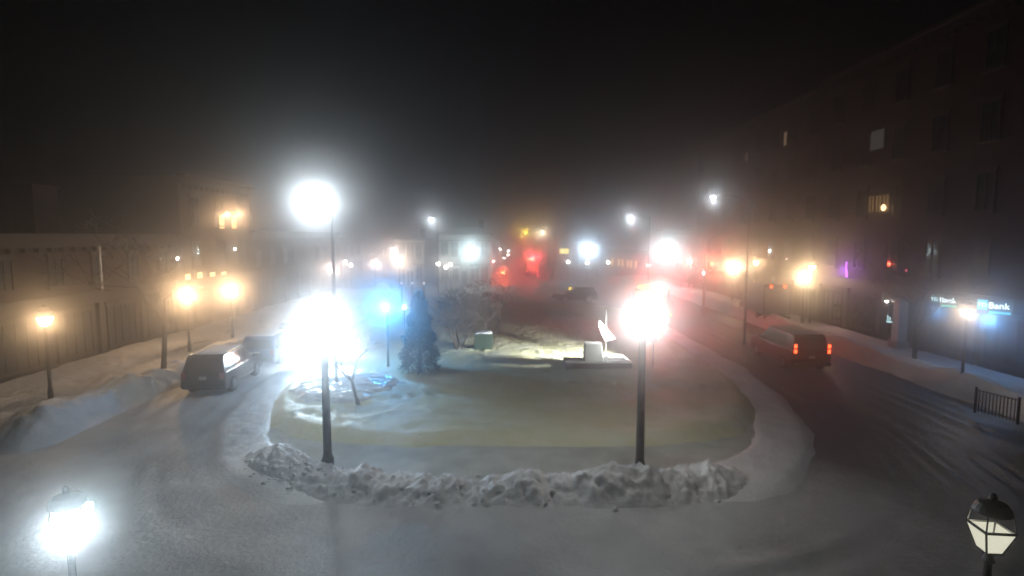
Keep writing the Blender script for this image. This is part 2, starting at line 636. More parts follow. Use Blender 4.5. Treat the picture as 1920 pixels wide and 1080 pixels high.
def ice_pt(u, v):
    x, y = IC.x - 2.6 + 5.2 * u, IC.y - 2.6 + 5.6 * v
    e = max(0, 1 - ((u - .5) ** 2 + (v - .5) ** 2) * 4 * (1 + 0.9 * fbm(x * 0.7, y * 0.9, 6)))
    z = 0.52 + 0.03 * fbm(x * .8, y * .8)
    z += min(1, e * 3) * (0.17 * fbm(x * 1.1, y * 4.5, 3, 3) + 0.05)
    return (x, y, z - 0.45 * (1 - min(1, e * 1.9)) ** 1.5)


structure('ice', grid(90, 110, ice_pt), M_ice, True)


# ------------------------------------------------------------------ buildings
def win_meshes(key, wd, ht, cols=2, rows=2):
    fr = MB()
    t = 0.09
    fr.box((-wd / 2 + t / 2, -0.05, ht / 2), (t, 0.12, ht))
    fr.box((wd / 2 - t / 2, -0.05, ht / 2), (t, 0.12, ht))
    fr.box((0, -0.05, ht - t / 2), (wd - 2 * t, 0.12, t))
    fr.box((0, -0.05, t / 2), (wd - 2 * t, 0.12, t))
    for i in range(1, cols):
        fr.box((-wd / 2 + wd * i / cols, -0.043, ht / 2), (0.05, 0.08, ht - 2 * t))
    for j in range(1, rows):
        fr.box((0, -0.046, ht * j / rows), (wd - 2 * t, 0.08, 0.06))
    sl = MB().box((0, -0.08, -0.06), (wd + 0.24, 0.22, 0.12))
    hd = MB().box((0, -0.06, ht + 0.11), (wd + 0.2, 0.14, 0.22))
    pn = MB().box((0, -0.02, ht / 2), (wd - 2 * t - 0.004, 0.016, ht - 2 * t - 0.004))
    return fr.mesh('window'), pn.mesh('pane'), sl.mesh('sill'), hd.mesh('lintel')


WM = {'tall': win_meshes('tall', 1.25, 2.1), 'wide': win_meshes('wide', 1.5, 1.9, 3, 1), 'shop': win_meshes('shop', 2.6, 2.5, 4, 1),
      'small': win_meshes('small', 1.0, 1.6)}


def window(parent, kind, loc, rz, pane_m=None, trim=M_trim):
    fm, pm, sm, hm = WM[kind]
    o = bpy.data.objects.new('window', fm)
    C.objects.link(o)
    o.parent = parent
    o.location = loc
    o.rotation_euler = (0, 0, rz)
    for nm, me, mm in (('pane', pm, pane_m or M_glass), ('sill', sm, M_pier), ('lintel', hm, M_pier)):
        if not me.materials:
            me.materials.append(None)
        p = bpy.data.objects.new(nm, me)
        C.objects.link(p)
        p.parent = o
        p.material_slots[0].link = 'OBJECT'
        p.material_slots[0].material = mm
    if not fm.materials:
        fm.materials.append(None)
    o.material_slots[0].link = 'OBJECT'
    o.material_slots[0].material = trim
    return o


def block(name, label, fx, side, y0, y1, h, wall_m, floors, kind='tall', step=3.2, first=5.0, fh=3.9, depth=14, lit=None, cornice=True, shops=True):
    """street building; side = +1: on the right, its front faces -x; -1: on the left, its front faces +x"""
    rz = -PI / 2 if side > 0 else PI / 2
    b = thing(name, label, 'building', (fx, (y0 + y1) / 2, 0))
    L = y1 - y0
    obj('wall', MB().box((side * depth / 2, 0, h / 2), (depth, L, h)), wall_m, b)
    obj('roof', MB().box((side * depth / 2, 0, h + 0.06), (depth - 0.6, L - 0.6, 0.12)), M_roof, b)
    if cornice:
        c = MB().box((-side * 0.12, 0, h - 0.25), (0.3, L - 0.02, 0.5)).box((-side * 0.22, 0, h + 0.12), (0.62, L + 0.1, 0.22))
        for k in range(int(L / 0.8)):
            c.box((-side * 0.2, -L / 2 + 0.4 + k * 0.8, h - 0.62), (0.26, 0.16, 0.22))
        obj('cornice', c, M_trim, b)
    n = max(1, int(L // step))
    for fl in range(floors):
        z = first + fl * fh
        for i in range(n):
            y = -L / 2 + L * (i + 0.5) / n
            pm = (lit or {}).get((fl, i))
            window(b, kind, (-side * 0.02, y, z), rz, pm)
    if shops:
        m = max(1, int(L // 3.6))
        obj('fascia', MB().box((-side * 0.1, 0, 3.75), (0.24, L - 0.06, 0.7)), M_trim, b)
        for i in range(m + 1):
            y = -L / 2 + 0.3 + (L - 0.6) * i / m
            obj('pilaster', MB().box((-side * 0.12, y, 1.7), (0.26, 0.42, 3.4)).box((-side * 0.14, y, 0.25), (0.34, 0.5, 0.5)), M_pier, b)
        for i in range(m):
            y = -L / 2 + 0.3 + (L - 0.6) * (i + 0.5) / m
            window(b, 'shop', (-side * 0.02, y, 0.6), rz, (lit or {}).get(('s', i)))
    return b


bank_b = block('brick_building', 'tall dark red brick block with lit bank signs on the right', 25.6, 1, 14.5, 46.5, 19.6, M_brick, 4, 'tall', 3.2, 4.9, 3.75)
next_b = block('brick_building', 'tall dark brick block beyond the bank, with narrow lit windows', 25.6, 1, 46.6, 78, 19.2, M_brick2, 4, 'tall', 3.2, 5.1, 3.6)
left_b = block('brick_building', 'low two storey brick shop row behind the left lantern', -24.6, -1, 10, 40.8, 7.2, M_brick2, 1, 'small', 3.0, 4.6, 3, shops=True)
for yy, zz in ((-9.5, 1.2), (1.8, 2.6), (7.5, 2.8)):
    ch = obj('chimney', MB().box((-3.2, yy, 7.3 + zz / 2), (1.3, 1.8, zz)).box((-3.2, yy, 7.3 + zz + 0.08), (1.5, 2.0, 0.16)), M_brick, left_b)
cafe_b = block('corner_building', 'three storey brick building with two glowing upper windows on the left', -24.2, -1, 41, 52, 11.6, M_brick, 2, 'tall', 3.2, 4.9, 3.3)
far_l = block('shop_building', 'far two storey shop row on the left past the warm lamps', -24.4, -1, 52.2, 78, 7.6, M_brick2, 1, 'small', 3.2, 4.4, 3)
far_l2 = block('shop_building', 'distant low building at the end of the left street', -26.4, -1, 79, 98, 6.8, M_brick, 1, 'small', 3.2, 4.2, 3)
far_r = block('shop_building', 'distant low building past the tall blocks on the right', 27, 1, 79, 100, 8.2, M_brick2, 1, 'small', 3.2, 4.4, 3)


def lit_panel(parent_b, name, px, py, wpx, hpx, fx, side, m, t=0.02, off=0.12):
    """lit part of a window on a facade, sized from its outline in the photo"""
    d = ray(px, py)
    Y = fx / d.x * d.y
    p = AT(px, py, Y)
    a = ray(px - wpx / 2, py)
    b = ray(px + wpx / 2, py)
    wy = abs(fx / a.x * a.y - fx / b.x * b.y)
    hz = hpx / F_PX * Y
    bl = parent_b.location
    fr = 0.1
    o = obj('window', MB().box((-side * off / 2, p.y - bl.y, p.z), (off, wy + 0.3, hz + 0.3)), M_trim, parent_b)
    q = obj(name, MB().box((-side * (off + t / 2), p.y - bl.y, p.z), (t, wy, hz)), m, o)
    return o, p, wy, hz


o, p, wy, hz = lit_panel(bank_b, 'pane', 1648, 262, 24, 34, 25.6, 1, E_windim)
o, p, wy, hz = lit_panel(bank_b, 'pane', 1649, 382, 40, 30, 25.6, 1, E_winamber)
bars = MB()
for k in range(6):
    bars.box((-0.17, p.y - bank_b.location.y - wy / 2 + wy * (k + 0.5) / 6 + 0.05, p.z), (0.05, 0.07 + 0.06 * (k % 2), hz))
obj('blind', bars, M_wood, o)
obj('bulb', MB().sphere((-0.28, p.y - bank_b.location.y - wy * 0.38, p.z - hz * 0.28), 0.16, 8, 6, 1.4), E_winhot, o)
lit_panel(next_b, 'pane', 1475, 260, 5, 24, 25.6, 1, emit('lit_gap', (0.9, 0.55, 0.35), 0.22))
lit_panel(next_b, 'pane', 1402, 295, 3, 14, 25.6, 1, MATS['lit_gap'])

for px in (413, 436):
    o, p, wy, hz = lit_panel(cafe_b, 'pane', px, 416, 8, 24, -24.2, -1, E_win)
    lamp('window_light', cafe_b, p - cafe_b.location + Vector((0.6, 0, 0.6)), WARM, 1.2, 0.15)
    obj('bulb', MB().sphere(p - cafe_b.location + Vector((0.3, 0, 0.5)), 0.13, 8, 6), E_winhot, o)
for px, py, hh in ((349, 520, 12), (372, 526, 30), (396, 522, 22), (417, 520, 20)):
    o, p, wy, hz = lit_panel(cafe_b if px > 372 else cafe_b, 'pane', px, py, 9, hh, -24.2, -1, E_win)


# ------------------------------------------------------------------ bank signs
def text_mesh(s, size, depth):
    cu = bpy.data.curves.new('text', 'FONT')
    cu.body = s
    cu.size = size
    cu.extrude = depth
    cu.align_x = 'LEFT'
    o = bpy.data.objects.new('text', cu)
    C.objects.link(o)
    dg = bpy.context.evaluated_depsgraph_get()
    me = bpy.data.meshes.new_from_object(o.evaluated_get(dg))
    bpy.data.objects.remove(o)
    return me


def stand(o):
    o.rotation_euler = (PI / 2, 0, 0)


def bank_sign(label, px, py, sc_, bright, fx=24.75):
    d = ray(px, py)
    Y = fx / d.x * d.y
    p = AT(px, py, Y)
    s = thing('bank_sign', label, 'sign', p, R(-52), 'lit bank signs on the brick facade')
    k = sc_
    obj('backing', MB().box((0, 0.06, 0), (1.55 * k, 0.06, 0.86 * k)), M_iron, s, 0.01)
    obj('bracket', MB().box((0.2 * k, 0.45, 0.0), (0.08, 0.75, 0.08)), M_iron, s)
    e = obj('emblem', MB().box((-0.52 * k, 0.01, 0.10 * k), (0.46 * k, 0.05, 0.56 * k)), E_signblue if bright else emit('sign_green_face', (0.0, 0.25, 0.12), 0.25), s, 0.01)
    t = obj('emblem_letters', text_mesh('TD', 0.31 * k, 0.008), E_sign, s)
    t.location = (-0.74 * k, -0.03, 0.0 * k)
    stand(t)
    t2 = obj('letters', text_mesh('Bank', 0.47 * k, 0.015), E_sign, s)
    t2.location = (-0.26 * k, 0.0, -0.07 * k)
    stand(t2)
    obj('light_strip', MB().box((0.26 * k, 0.0, -0.30 * k), (0.92 * k, 0.05, 0.12 * k)), E_signblue if bright else E_signgreen, s)
    lamp('sign_light', s, (0.1, -1.3, -0.5), (0.12, 0.45, 1.0), 2.0 if bright else 0.5, 0.3)
    return s


bank_sign('dim lit Bank sign with green underline, left one on the brick facade', 1770, 565, 0.85, False)
bank_sign('brighter cyan lit Bank sign right of the warm lantern', 1864, 576, 0.92, True)
# small projecting sign beyond
p = AT(1661, 598, 37.0)
s = thing('projecting_sign', 'small square lit sign near the pale column', 'sign', (25.3, p.y, p.z), R(-52))
obj('backing', MB().box((0, 0.04, 0), (0.62, 0.08, 0.62)), M_iron, s, 0.01)
obj('bracket', MB().box((0.1, 0.2, 0), (0.06, 0.3, 0.06)), M_iron, s)
t = obj('letters', text_mesh('b', 0.5, 0.01), emit('lit_sign_pale', (0.6, 0.95, 1.0), 1.6), s)
t.location = (-0.22, -0.012, -0.1)
stand(t)
obj('light_strip', MB().box((0.02, -0.012, -0.2), (0.5, 0.02, 0.09)), MATS['lit_sign_pale'], s)
# pale column by the bank door
p = AZ(1702, 652)
c = thing('stone_column', 'pale square stone column beside the dark bank front', 'column', (24.7, p.y - 1.0, 0.15))
obj('shaft', MB().box((0, 0, 1.75), (0.62, 0.62, 2.5), 0, 0.92), M_white, c, 0.02)
obj('plinth', MB().box((0, 0, 0.25), (0.84, 0.84, 0.5)), M_stone, c, 0.02)
obj('capital', MB().box((0, 0, 3.09), (0.78, 0.78, 0.18)), M_stone, c, 0.02)
# neon tube
p = AT(1591, 506, 42)
s = thing('neon_sign', 'slim purple neon tube sign on the brick front', 'sign', (25.2, p.y, p.z))
obj('tube', MB().tube((0, -0.04, -0.55), (-0.05, 0.05, 0.1), 0.06).tube((-0.05, 0.05, 0.14), (0.0, 0.1, 0.6), 0.035), E_purple, s)
obj('bracket', MB().box((0.2, 0, 0), (0.36, 0.05, 0.05)).box((0.2, 0, 0.45), (0.36, 0.05, 0.05)), M_iron, s)
lamp('neon_light', s, (-0.3, 0, 0), (0.5, 0.12, 1.0), 0.5, 0.2)
p = AT(1662, 507, 36)
s = thing('alarm_light', 'tiny red light high on the brick front', 'light', (25.45, p.y, p.z))
obj('lens', MB().sphere((-0.05, 0, 0), 0.08, 8, 6), emit('small_red', (1, 0.1, 0.15), 3), s)
obj('base', MB().box((0.06, 0, 0), (0.14, 0.2, 0.2)), M_iron, s)
for px in (1637, 1651):
    p = AT(px, 565, 36.6 if px == 1651 else 37.6)
    s = thing('spot_light', 'tiny white spotlight above the small sign, ' + ('right one of the pair' if px == 1651 else 'left one of the pair'), 'light', (25.45, p.y, p.z), 0, 'pair of tiny spotlights')
    obj('lens', MB().sphere((-0.08, 0, 0), 0.07, 8, 6), E_dot, s)
    obj('base', MB().box((0.05, 0, 0), (0.16, 0.14, 0.14)), M_iron, s)


# ------------------------------------------------------------------ white houses at the far end of the square
def house(label, pxl, pxr, pyt, Y, floors, cols, wall_m):
    a, b = AT(pxl, pyt, Y), AT(pxr, pyt, Y)
    W, H = b.x - a.x, a.z
    h = thing('white_house', label, 'house', ((a.x + b.x) / 2, Y, 0))
    D = 9.0
    obj('wall', MB().box((0, D / 2, H / 2), (W, D, H)), wall_m, h)
    r = MB()
    e = 0.5
    z0, z1 = H, H + W * 0.16
    r.add([(-W / 2 - e, -e, z0), (W / 2 + e, -e, z0), (W / 2 + e, D + e, z0), (-W / 2 - e, D + e, z0), (-W / 2 + 2, D / 2, z1), (W / 2 - 2, D / 2, z1)],
          [(0, 1, 5, 4), (1, 2, 5), (2, 3, 4, 5), (3, 0, 4), (3, 2, 1, 0)])
    rf = obj('roof', r, M_roof, h)
    obj('chimney', MB().box((W * 0.3, D / 2, z1 + 0.1), (0.7, 0.7, 2.0)), M_brick, rf)
    obj('eave_trim', MB().box((0, -0.12, H - 0.2), (W + 0.1, 0.2, 0.36)), M_white, h)
    for sx in (-1, 1):
        obj('corner_board', MB().box((sx * (W / 2 - 0.12), -0.06, H / 2 - 0.2), (0.3, 0.12, H - 0.42)), M_white, h)
    for f in range(floors):
        for i in range(cols):
            if f == 0 and i == cols // 2:
                d = obj('door', MB().box((0, -0.05, 1.1), (1.0, 0.1, 2.2)), M_green, h)
                obj('door_frame', MB().box((-0.6, -0.08, 1.15), (0.2, 0.16, 2.3)).box((0.6, -0.08, 1.15), (0.2, 0.16, 2.3)).box((0, -0.1, 2.42), (1.5, 0.2, 0.24)), M_white, d)
                continue
            window(h, 'tall', (-W / 2 + W * (i + 0.5) / cols, 0, 0.9 + f * (H - 0.4) / floors), 0, None, M_white)
    p = MB().box((0, -1.3, 2.75), (W * 0.5, 2.4, 0.2))
    for k in range(4):
        p.box((-W * 0.23 + W * 0.46 * k / 3, -2.3, 1.32), (0.18, 0.18, 2.64))
    obj('porch', p, M_white, h)
    return h


house('bright white two storey house under the cool lamp at the far end', 824, 918, 440, 82, 2, 5, M_white)
house('small pale house with two dim windows, left of the bright white house', 744, 794, 450, 82, 2, 3, M_clap)
house('distant pale house in the haze behind the yellow sign', 1085, 1140, 458, 125, 2, 3, M_clap)
sh = block('shop_building', 'distant row of small lit shop windows right of centre', 17.5, 1, 103, 112, 4.6, M_brick2, 0, shops=False)
for k, px in enumerate((1148, 1160, 1167, 1177, 1183, 1192)):
    p = AT(px, 491 + k, 102.9)
    o = obj('window', MB().box((p.x - 17.5, -4.6, p.z), (0.5, 0.1, 1.5)), M_trim, sh)
    obj('pane', MB().box((p.x - 17.5, -4.66, p.z), (0.34, 0.02, 1.3)), E_win, o)


# ------------------------------------------------------------------ lamps
def lantern_post(label, base, glass_m, col, power, height=3.84, lift=0.0, group='lantern posts along the pavements', rz=0.0):
    r = thing('lantern_post', label, 'street lamp', base, rz, group)
    hg = height - 0.24       # bottom of the glass
    obj('pole', MB().lathe([(0.16, 0), (0.16, 0.12), (0.11, 0.2), (0.10, 0.75), (0.065, 0.95), (0.05, hg - 0.2), (0.09, hg - 0.16), (0.05, hg - 0.08), (0.11, hg - 0.03), (0.15, hg)], 12), M_iron, r, smooth=False)
    b, tp, gh = 0.11, 0.205, 0.36
    frame = MB()
    for sx, sy in ((1, 1), (1, -1), (-1, 1), (-1, -1)):
        frame.tube((sx * b, sy * b, hg), (sx * tp, sy * tp, hg + gh), 0.016, n=6)
    for i, (z, q) in enumerate(((hg, b), (hg + gh, tp))):
        for sx, sy in ((1, 0), (-1, 0), (0, 1), (0, -1)):
            frame.box((sx * q, sy * q, z), (0.03 if sx else 2 * q, 0.03 if sy else 2 * q, 0.03))
    obj('frame', frame, M_iron, r)
    g = 0.97
    for k in range(4):
        M = Matrix.Rotation(k * PI / 2, 3, 'Z')
        pts = [M @ Vector(v) for v in ((-b * 0.9, -b, hg + 0.02), (b * 0.9, -b, hg + 0.02), (tp * 0.92, -tp, hg + gh - 0.02), (-tp * 0.92, -tp, hg + gh - 0.02))]
        obj('pane', MB().panel(pts, 0.004), glass_m, r)
    hood = hg + gh + 0.24
    cap = MB().lathe([(0.25, 0), (0.25, 0.02), (0.23, 0.07), (0.18, 0.14), (0.07, 0.18), (0.04, 0.20)], 20, (0, 0, hood))
    for sx, sy in ((1, 1), (1, -1), (-1, 1), (-1, -1)):
        cap.tube((sx * tp, sy * tp, hg + gh), (sx * 0.17, sy * 0.17, hood + 0.02), 0.012, n=6)
    cp = obj('cap', cap, M_iron, r, smooth=False)
    obj('finial', MB().sphere((0, 0, hood + 0.23), 0.05, 8, 6, 1.3), M_iron, cp)
    lamp('lantern_light', r, (0, 0, hg + gh * 0.5 + lift), col, power, 0.07)
    return r


GP = 'lantern posts along the pavements'
p = AZ(130, 1000, 2.75)
lanA = lantern_post('dazzling blue white lantern lowest at the bottom left corner', (p.x, p.y, 0), E_cool, (0.76, 0.91, 1.0), 31, 2.85, rz=R(30))
q = AT(167, 950, p.y + 0.1)
M_ = Matrix.Rotation(-R(30), 3, 'Z') @ (q - lanA.location)
obj('side_light', MB().box(M_, (0.09, 0.09, 0.10)), emit('lit_side_light', (0.6, 1.0, 1.0), 25), lanA)
obj('side_bracket', MB().tube(M_, (0, 0, M_.z - 0.06), 0.015, n=6), M_iron, lanA)
p = AZ(1856, 1015, 2.75)
lanB = lantern_post('dark capped lantern with dim cream panes at the bottom right corner', (p.x, p.y, 0), E_cream, (1.0, 0.92, 0.72), 0.6, 2.85, 0.0, rz=R(-6))
warm = []
specs = [
    (84, 600, 3.84, 'warm lantern post standing in the snow at the far left', 10, E_warm, WARM),
    (1813, 585, 3.84, 'warm lantern post between the two lit Bank signs', 6, E_warm, (1.0, 0.74, 0.48)),
    (350, 551, 3.84, 'warm lantern left of the glowing cafe windows', 21, E_warm, WARM),
    (432, 543, 3.84, 'warm lantern right of the glowing cafe windows', 19, E_warm, WARM),
    (622, 506, 3.84, 'pale warm lantern above the snow plough on the left pavement', 6, E_pink, PINKW),
    (703, 494, 3.84, 'distant pale lantern left of the small pale house', 4, E_pink, PINKW),
    (748, 490, 3.84, 'distant warm lantern in front of the small pale house', 5, E_pink, (1.0, 0.74, 0.5)),
    (1375, 500, 3.84, 'bright warm lantern beside the red traffic signal', 12, E_warm, (1.0, 0.72, 0.42)),
    (1508, 519, 4.0, 'bright warm lantern above the parked vehicle on the right', 13, E_warm, (1.0, 0.70, 0.38)),
    (1293, 491, 3.84, 'faint pale lantern left of the red traffic signal', 3, E_pink, PINKW),
    (1418, 492, 3.84, 'faint warm lantern right of the red traffic signal', 2.5, E_warm, WARM),
    (1523, 501, 3.84, 'small warm lamp just above the bright right lantern', 2, E_warm, WARM),
]
for px, py, z, lab, pw, gm, col in specs:
    p = AZ(px, py, z)
    if p.x > 25.0:
        q = AT(px, py, p.y * 24.6 / p.x)
        hh = q.z
        p = q
    else:
        hh = z
    warm.append(lantern_post(lab, (p.x, p.y, 0.1 if abs(p.x) > 16 else 0.02), gm, col, pw, hh - (0.1 if abs(p.x) > 16 else 0.02), group=GP))

GD = 'tiny lights of the far main street'
k = 0
for px, py, where in ((938, 467, 'topmost of the loose cluster left of centre'), (953, 471, 'highest on the right of the cluster'), (952, 478, 'middle right of the cluster'),
                      (945, 484, 'low in the right of the cluster'), (925, 490, 'lowest of the cluster'), (913, 486, 'left end of the cluster'), (822, 495, 'yellowish, before the white house'),
                      (845, 496, 'right beside the white house porch'), (836, 501, 'lowest before the white house'),
                      (647, 492, 'high, right of the glaring snow plough'), (658, 497, 'lower one right of the glaring snow plough'), (1065, 491, 'under the yellow sign'), (1101, 493, 'under the bluish light right of the yellow sign'),
                      (1140, 492, 'left of the lit shop windows'), (1216, 497, 'right of the lit shop windows'), (1263, 489, 'under the glaring white street light'), (1320, 512, 'below the red traffic signal'), (1477, 486, 'dim, on the brick block side')):
    Y = 76 if px < 850 else 128 if px < 1000 else 92 if px < 1300 else 52
    p = AT(px, py, Y)
    o = thing('far_lamp', 'tiny distant street lamp, ' + where, 'street lamp', (p.x, Y, 0), 0, GD)
    obj('pole', MB().lathe([(0.12, 0), (0.07, 0.4), (0.05, p.z - 0.2)], 6), M_iron, o)
    obj('globe', MB().sphere((0, 0, p.z), 0.24 if Y > 60 else 0.13, 8, 6), E_dot, o)


def globe_post(label, base, height, power, col):
    r = thing('globe_post', label, 'street lamp', base, 0, 'thick lamp posts on the common')
    obj('pole', MB().lathe([(0.13, 0), (0.125, 1.2), (0.10, height - 0.35)], 14), M_wood, r, smooth=True)
    obj('base', MB().lathe([(0.19, 0), (0.19, 0.22), (0.15, 0.3), (0.132, 0.42)], 14), M_wood, r)
    obj('collar', MB().lathe([(0.13, height - 0.35), (0.17, height - 0.3), (0.12, height - 0.2)], 10), M_iron, r)
    obj('globe', MB().sphere((0, 0, height), 0.24, 16, 10, 1.1), E_white, r, smooth=True)
    obj('cap', MB().lathe([(0.12, height + 0.25), (0.10, height + 0.30), (0.03, height + 0.36)], 10), M_iron, r)
    lamp('globe_light', r, (0, 0, height), col, power, 0.2, dim_up=True)
    return r


p = AZ(615, 872, 0.15)
gA = globe_post('dark post with blinding white lamp on the left of the common', p, AT(607, 590, p.y).z - 0.15, 28, WHITE)
p = AZ(1199, 886, 0.15)
gB = globe_post('dark post with blinding white lamp on the right of the common', p, AT(1203, 593, p.y).z - 0.15, 30, (1.0, 0.98, 0.92))


def street_light(label, head, pole_dx, power, col=WHITE, r_em=0.16, head_m=None, soft=0.12):
    h = head.z
    r = thing('street_light', label, 'street lamp', (head.x + pole_dx, head.y, 0.05), 0, 'tall LED street lights round the square')
    h -= 0.05
    sgn = -1 if pole_dx > 0 else 1
    obj('pole', MB().lathe([(0.14, 0), (0.14, 0.3), (0.09, 0.35), (0.055, h + 0.1)], 10), M_steel, r)
    obj('arm', MB().tube((0, 0, h - 0.25), (-pole_dx * 0.5, 0, h + 0.18), 0.04).tube((-pole_dx * 0.5, 0, h + 0.18), (-pole_dx + 0.2 * -sgn, 0, h + 0.14), 0.035), M_steel, r)
    obj('head', MB().box((-pole_dx, 0, h + 0.13), (0.75, 0.34, 0.12), 0, 0.75), M_steel, r, 0.02)
    obj('lens', MB().lathe([(0.05, h - 0.09), (0.14, h - 0.05), (r_em, h + 0.02), (r_em, h + 0.065)], 12, (-pole_dx, 0, 0)), head_m or E_whitecore, r)
    lamp('street_lamp_light', r, (-pole_dx, 0, h - r_em * 1.2 - 0.12), col, power, soft, dim_up=True)
    return r


street_light('tall street light with the biggest glare, upper left', AT(590, 364, 25.6), 0.75, 18, (0.84, 0.95, 1.0), 0.2, None, 0.4)
street_light('tall street light above the white house', AT(808, 410, 64), 0.75, 0.9)
street_light('tall street light right of centre above the far shops', AT(1183, 407, 60), 2.0, 0.9)
street_light('tall street light in front of the tall brick block', AT(1337, 370, 37), 2.4, 0.5, WHITE, 0.13)
street_light('bluish street light beside the white house front', AT(884, 465, 77), -1.4, 3.5, (0.72, 0.98, 1.0), 0.3)
street_light('bluish street light right of the yellow sign', AT(1103, 463, 86), 1.4, 4, COOL, 0.24)
street_light('glaring white street light above the flashing truck', AT(1250, 464, 70), 2.0, 6, (0.86, 0.98, 1.0), 0.25)
street_light('white street light left of the small pale house', AT(738, 468, 84), -1.6, 1.2, PINKW, 0.28)
street_light('yellowish street light above the far junction', AT(1017, 433, 98), 2.2, 0.8, (1.0, 0.85, 0.55), 0.2, E_dot)

# blue post lamp
p = AZ(728, 690, 0.3)
b = thing('blue_lamp', 'glowing blue lamp on a slim post by the conifer', 'street lamp', p)
hz = AT(722, 577, p.y).z - p.z
obj('pole', MB().lathe([(0.1, 0), (0.06, 0.3), (0.045, hz - 0.15)], 10), M_iron, b)
obj('globe', MB().sphere((-0.1, 0, hz), 0.17, 12, 8), E_blue, b, smooth=True)
obj('bracket', MB().box((-0.05, 0, hz - 0.17), (0.2, 0.06, 0.06)), M_iron, b)
lamp('blue_light', b, (-0.1, 0, hz), (0.05, 0.42, 1.0), 36, 0.15)
p2 = AT(758, 576, p.y + 0.3)
o = thing('spot_light', 'small white spotlight right of the blue lamp', 'light', (p2.x, p2.y, 0.3))
obj('stake', MB().tube((0, 0, 0), (0, 0, p2.z - 0.38), 0.03, n=6), M_iron, o)
obj('housing', MB().lathe([(0.05, 0), (0.10, 0.08), (0.11, 0.2)], 10, (0, 0.1, p2.z - 0.3), (0.1, -1, 0.05)), M_iron, o)
obj('lens', MB().lathe([(0.09, 0.203), (0.09, 0.22), (0.03, 0.24)], 10, (0, 0.1, p2.z - 0.3), (0.1, -1, 0.05)), E_dot, o)

# floodlight low on the right of the common, lighting the monument and the snow behind it
p = AZ(1224, 692, 0.35)
fl = thing('floodlight', 'small floodlight on a stake in the snow right of the memorial', 'light', p)
obj('stake', MB().box((0, 0, 0.72), (0.06, 0.06, 1.5)), M_iron, fl)
obj('housing', MB().box((0, 0, 1.56), (0.34, 0.2, 0.26)), M_iron, fl, 0.02)
obj('lens', MB().box((-0.177, 0, 1.56), (0.012, 0.18, 0.22)).box((0.0, 0.107, 1.56), (0.3, 0.012, 0.22)), emit('flood_lens', (1, 0.96, 0.88), 3), fl)
lamp('flood_beam', fl, (-0.3, 0.25, 1.65), (0.95, 1.0, 0.93), 0, 0.35, 80, (-6.4, 4.9, -1.45), 1.0, watts=19000)

# traffic signals and sign
def signal(label, head, pole_dx, lens_m, lit_at, light=None):
    r = thing('traffic_signal', label, 'traffic signal', (head.x + pole_dx, head.y, 0.05), 0, 'traffic signals at the far junction')
    h = head.z - 0.05
    obj('pole', MB().lathe([(0.12, 0), (0.08, 0.4), (0.06, h + 0.9)], 8), M_steel, r)
    if abs(pole_dx) > 0.3:
        obj('mast_arm', MB().tube((0, 0, h + 0.75), (-pole_dx, 0, h + 0.75), 0.05), M_steel, r)
    zc = {0: -0.36, 1: 0, 2: 0.36}[lit_at]
    hd = obj('housing', MB().box((-pole_dx, -0.12, h + zc), (0.42, 0.28, 1.15)), M_iron, r, 0.03)
    for k, mm in enumerate(('red', 'amber', 'green')):
        on = k == lit_at
        z = h + zc + 0.36 - 0.36 * k
        m_ = lens_m if on else mat('dull_' + mm, {'red': (0.12, 0.01, 0.01), 'amber': (0.14, 0.07, 0.01), 'green': (0.01, 0.1, 0.05)}[mm], 0.3)
        obj('lens', MB().lathe([(0.15, 0), (0.15, 0.02), (0.08, 0.05)], 12, (-pole_dx, -0.262, z), (0, -1, 0)), m_, hd)
        obj('visor', MB().lathe([(0.17, 0), (0.175, 0.2), (0.165, 0.2), (0.16, 0.0)], 12, (-pole_dx, -0.262, z), (0, -1, 0.08)), M_iron, hd)
    if light:
        lamp('signal_light', r, (-pole_dx, -0.6, h), light[0], light[1], 0.12)
    return r


E_sigred = emit('signal_red', (1.0, 0.16, 0.03), 5)
signal('red traffic signal left of the bright warm lantern', AT(1332, 494, 50), -0.45, E_sigred, 0, ((1, 0.08, 0.04), 3))
signal('amber traffic signal hanging over the far junction', AT(986, 436, 84), 3.4, emit('signal_amber', (1.0, 0.72, 0.02), 4), 1, ((1, 0.6, 0.05), 0.7))
p = AT(1058, 471, 90)
s = thing('road_sign', 'plain bright yellow rectangular sign over the far junction', 'sign', (p.x, p.y, 0))
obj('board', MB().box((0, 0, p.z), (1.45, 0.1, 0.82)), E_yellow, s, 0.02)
obj('post', MB().tube((0, 0.12, 0), (0, 0.12, p.z + 0.3), 0.06), M_steel, s)
for px, lab in ((753, 'leftmost'), (773, 'middle'), (795, 'rightmost')):
    p = AT(px, 531, 60)
    o = thing('bollard_light', 'tiny white bollard light above the blue lamp, %s of three' % lab, 'light', (p.x, p.y, 0), 0, 'tiny bollard lights')
    obj('post', MB().lathe([(0.09, 0), (0.07, 0.1), (0.06, p.z - 0.12)], 8), M_iron, o)
    obj('lens', MB().sphere((0, 0, p.z), 0.12, 8, 6), emit('bollard_lens', (0.85, 0.85, 1.0), 2.5), o)
for px, py, lab in ((330, 485, 'left'), (438, 467, 'right')):
    fx = -24.1
    d = ray(px, py)
    Y = fx / d.x * d.y
    p = AT(px, py, Y)
    o = thing('wall_light', 'tiny white light on the brick front, %s of the warm cafe windows' % ('left' if lab == 'left' else 'above right'), 'light', p, 0, 'tiny wall lights')
    obj('lens', MB().sphere((0.12, 0, 0), 0.09, 8, 6), E_dot, o)
    obj('bracket', MB().box((-0.12, 0, 0.08), (0.4, 0.06, 0.06)), M_iron, o)


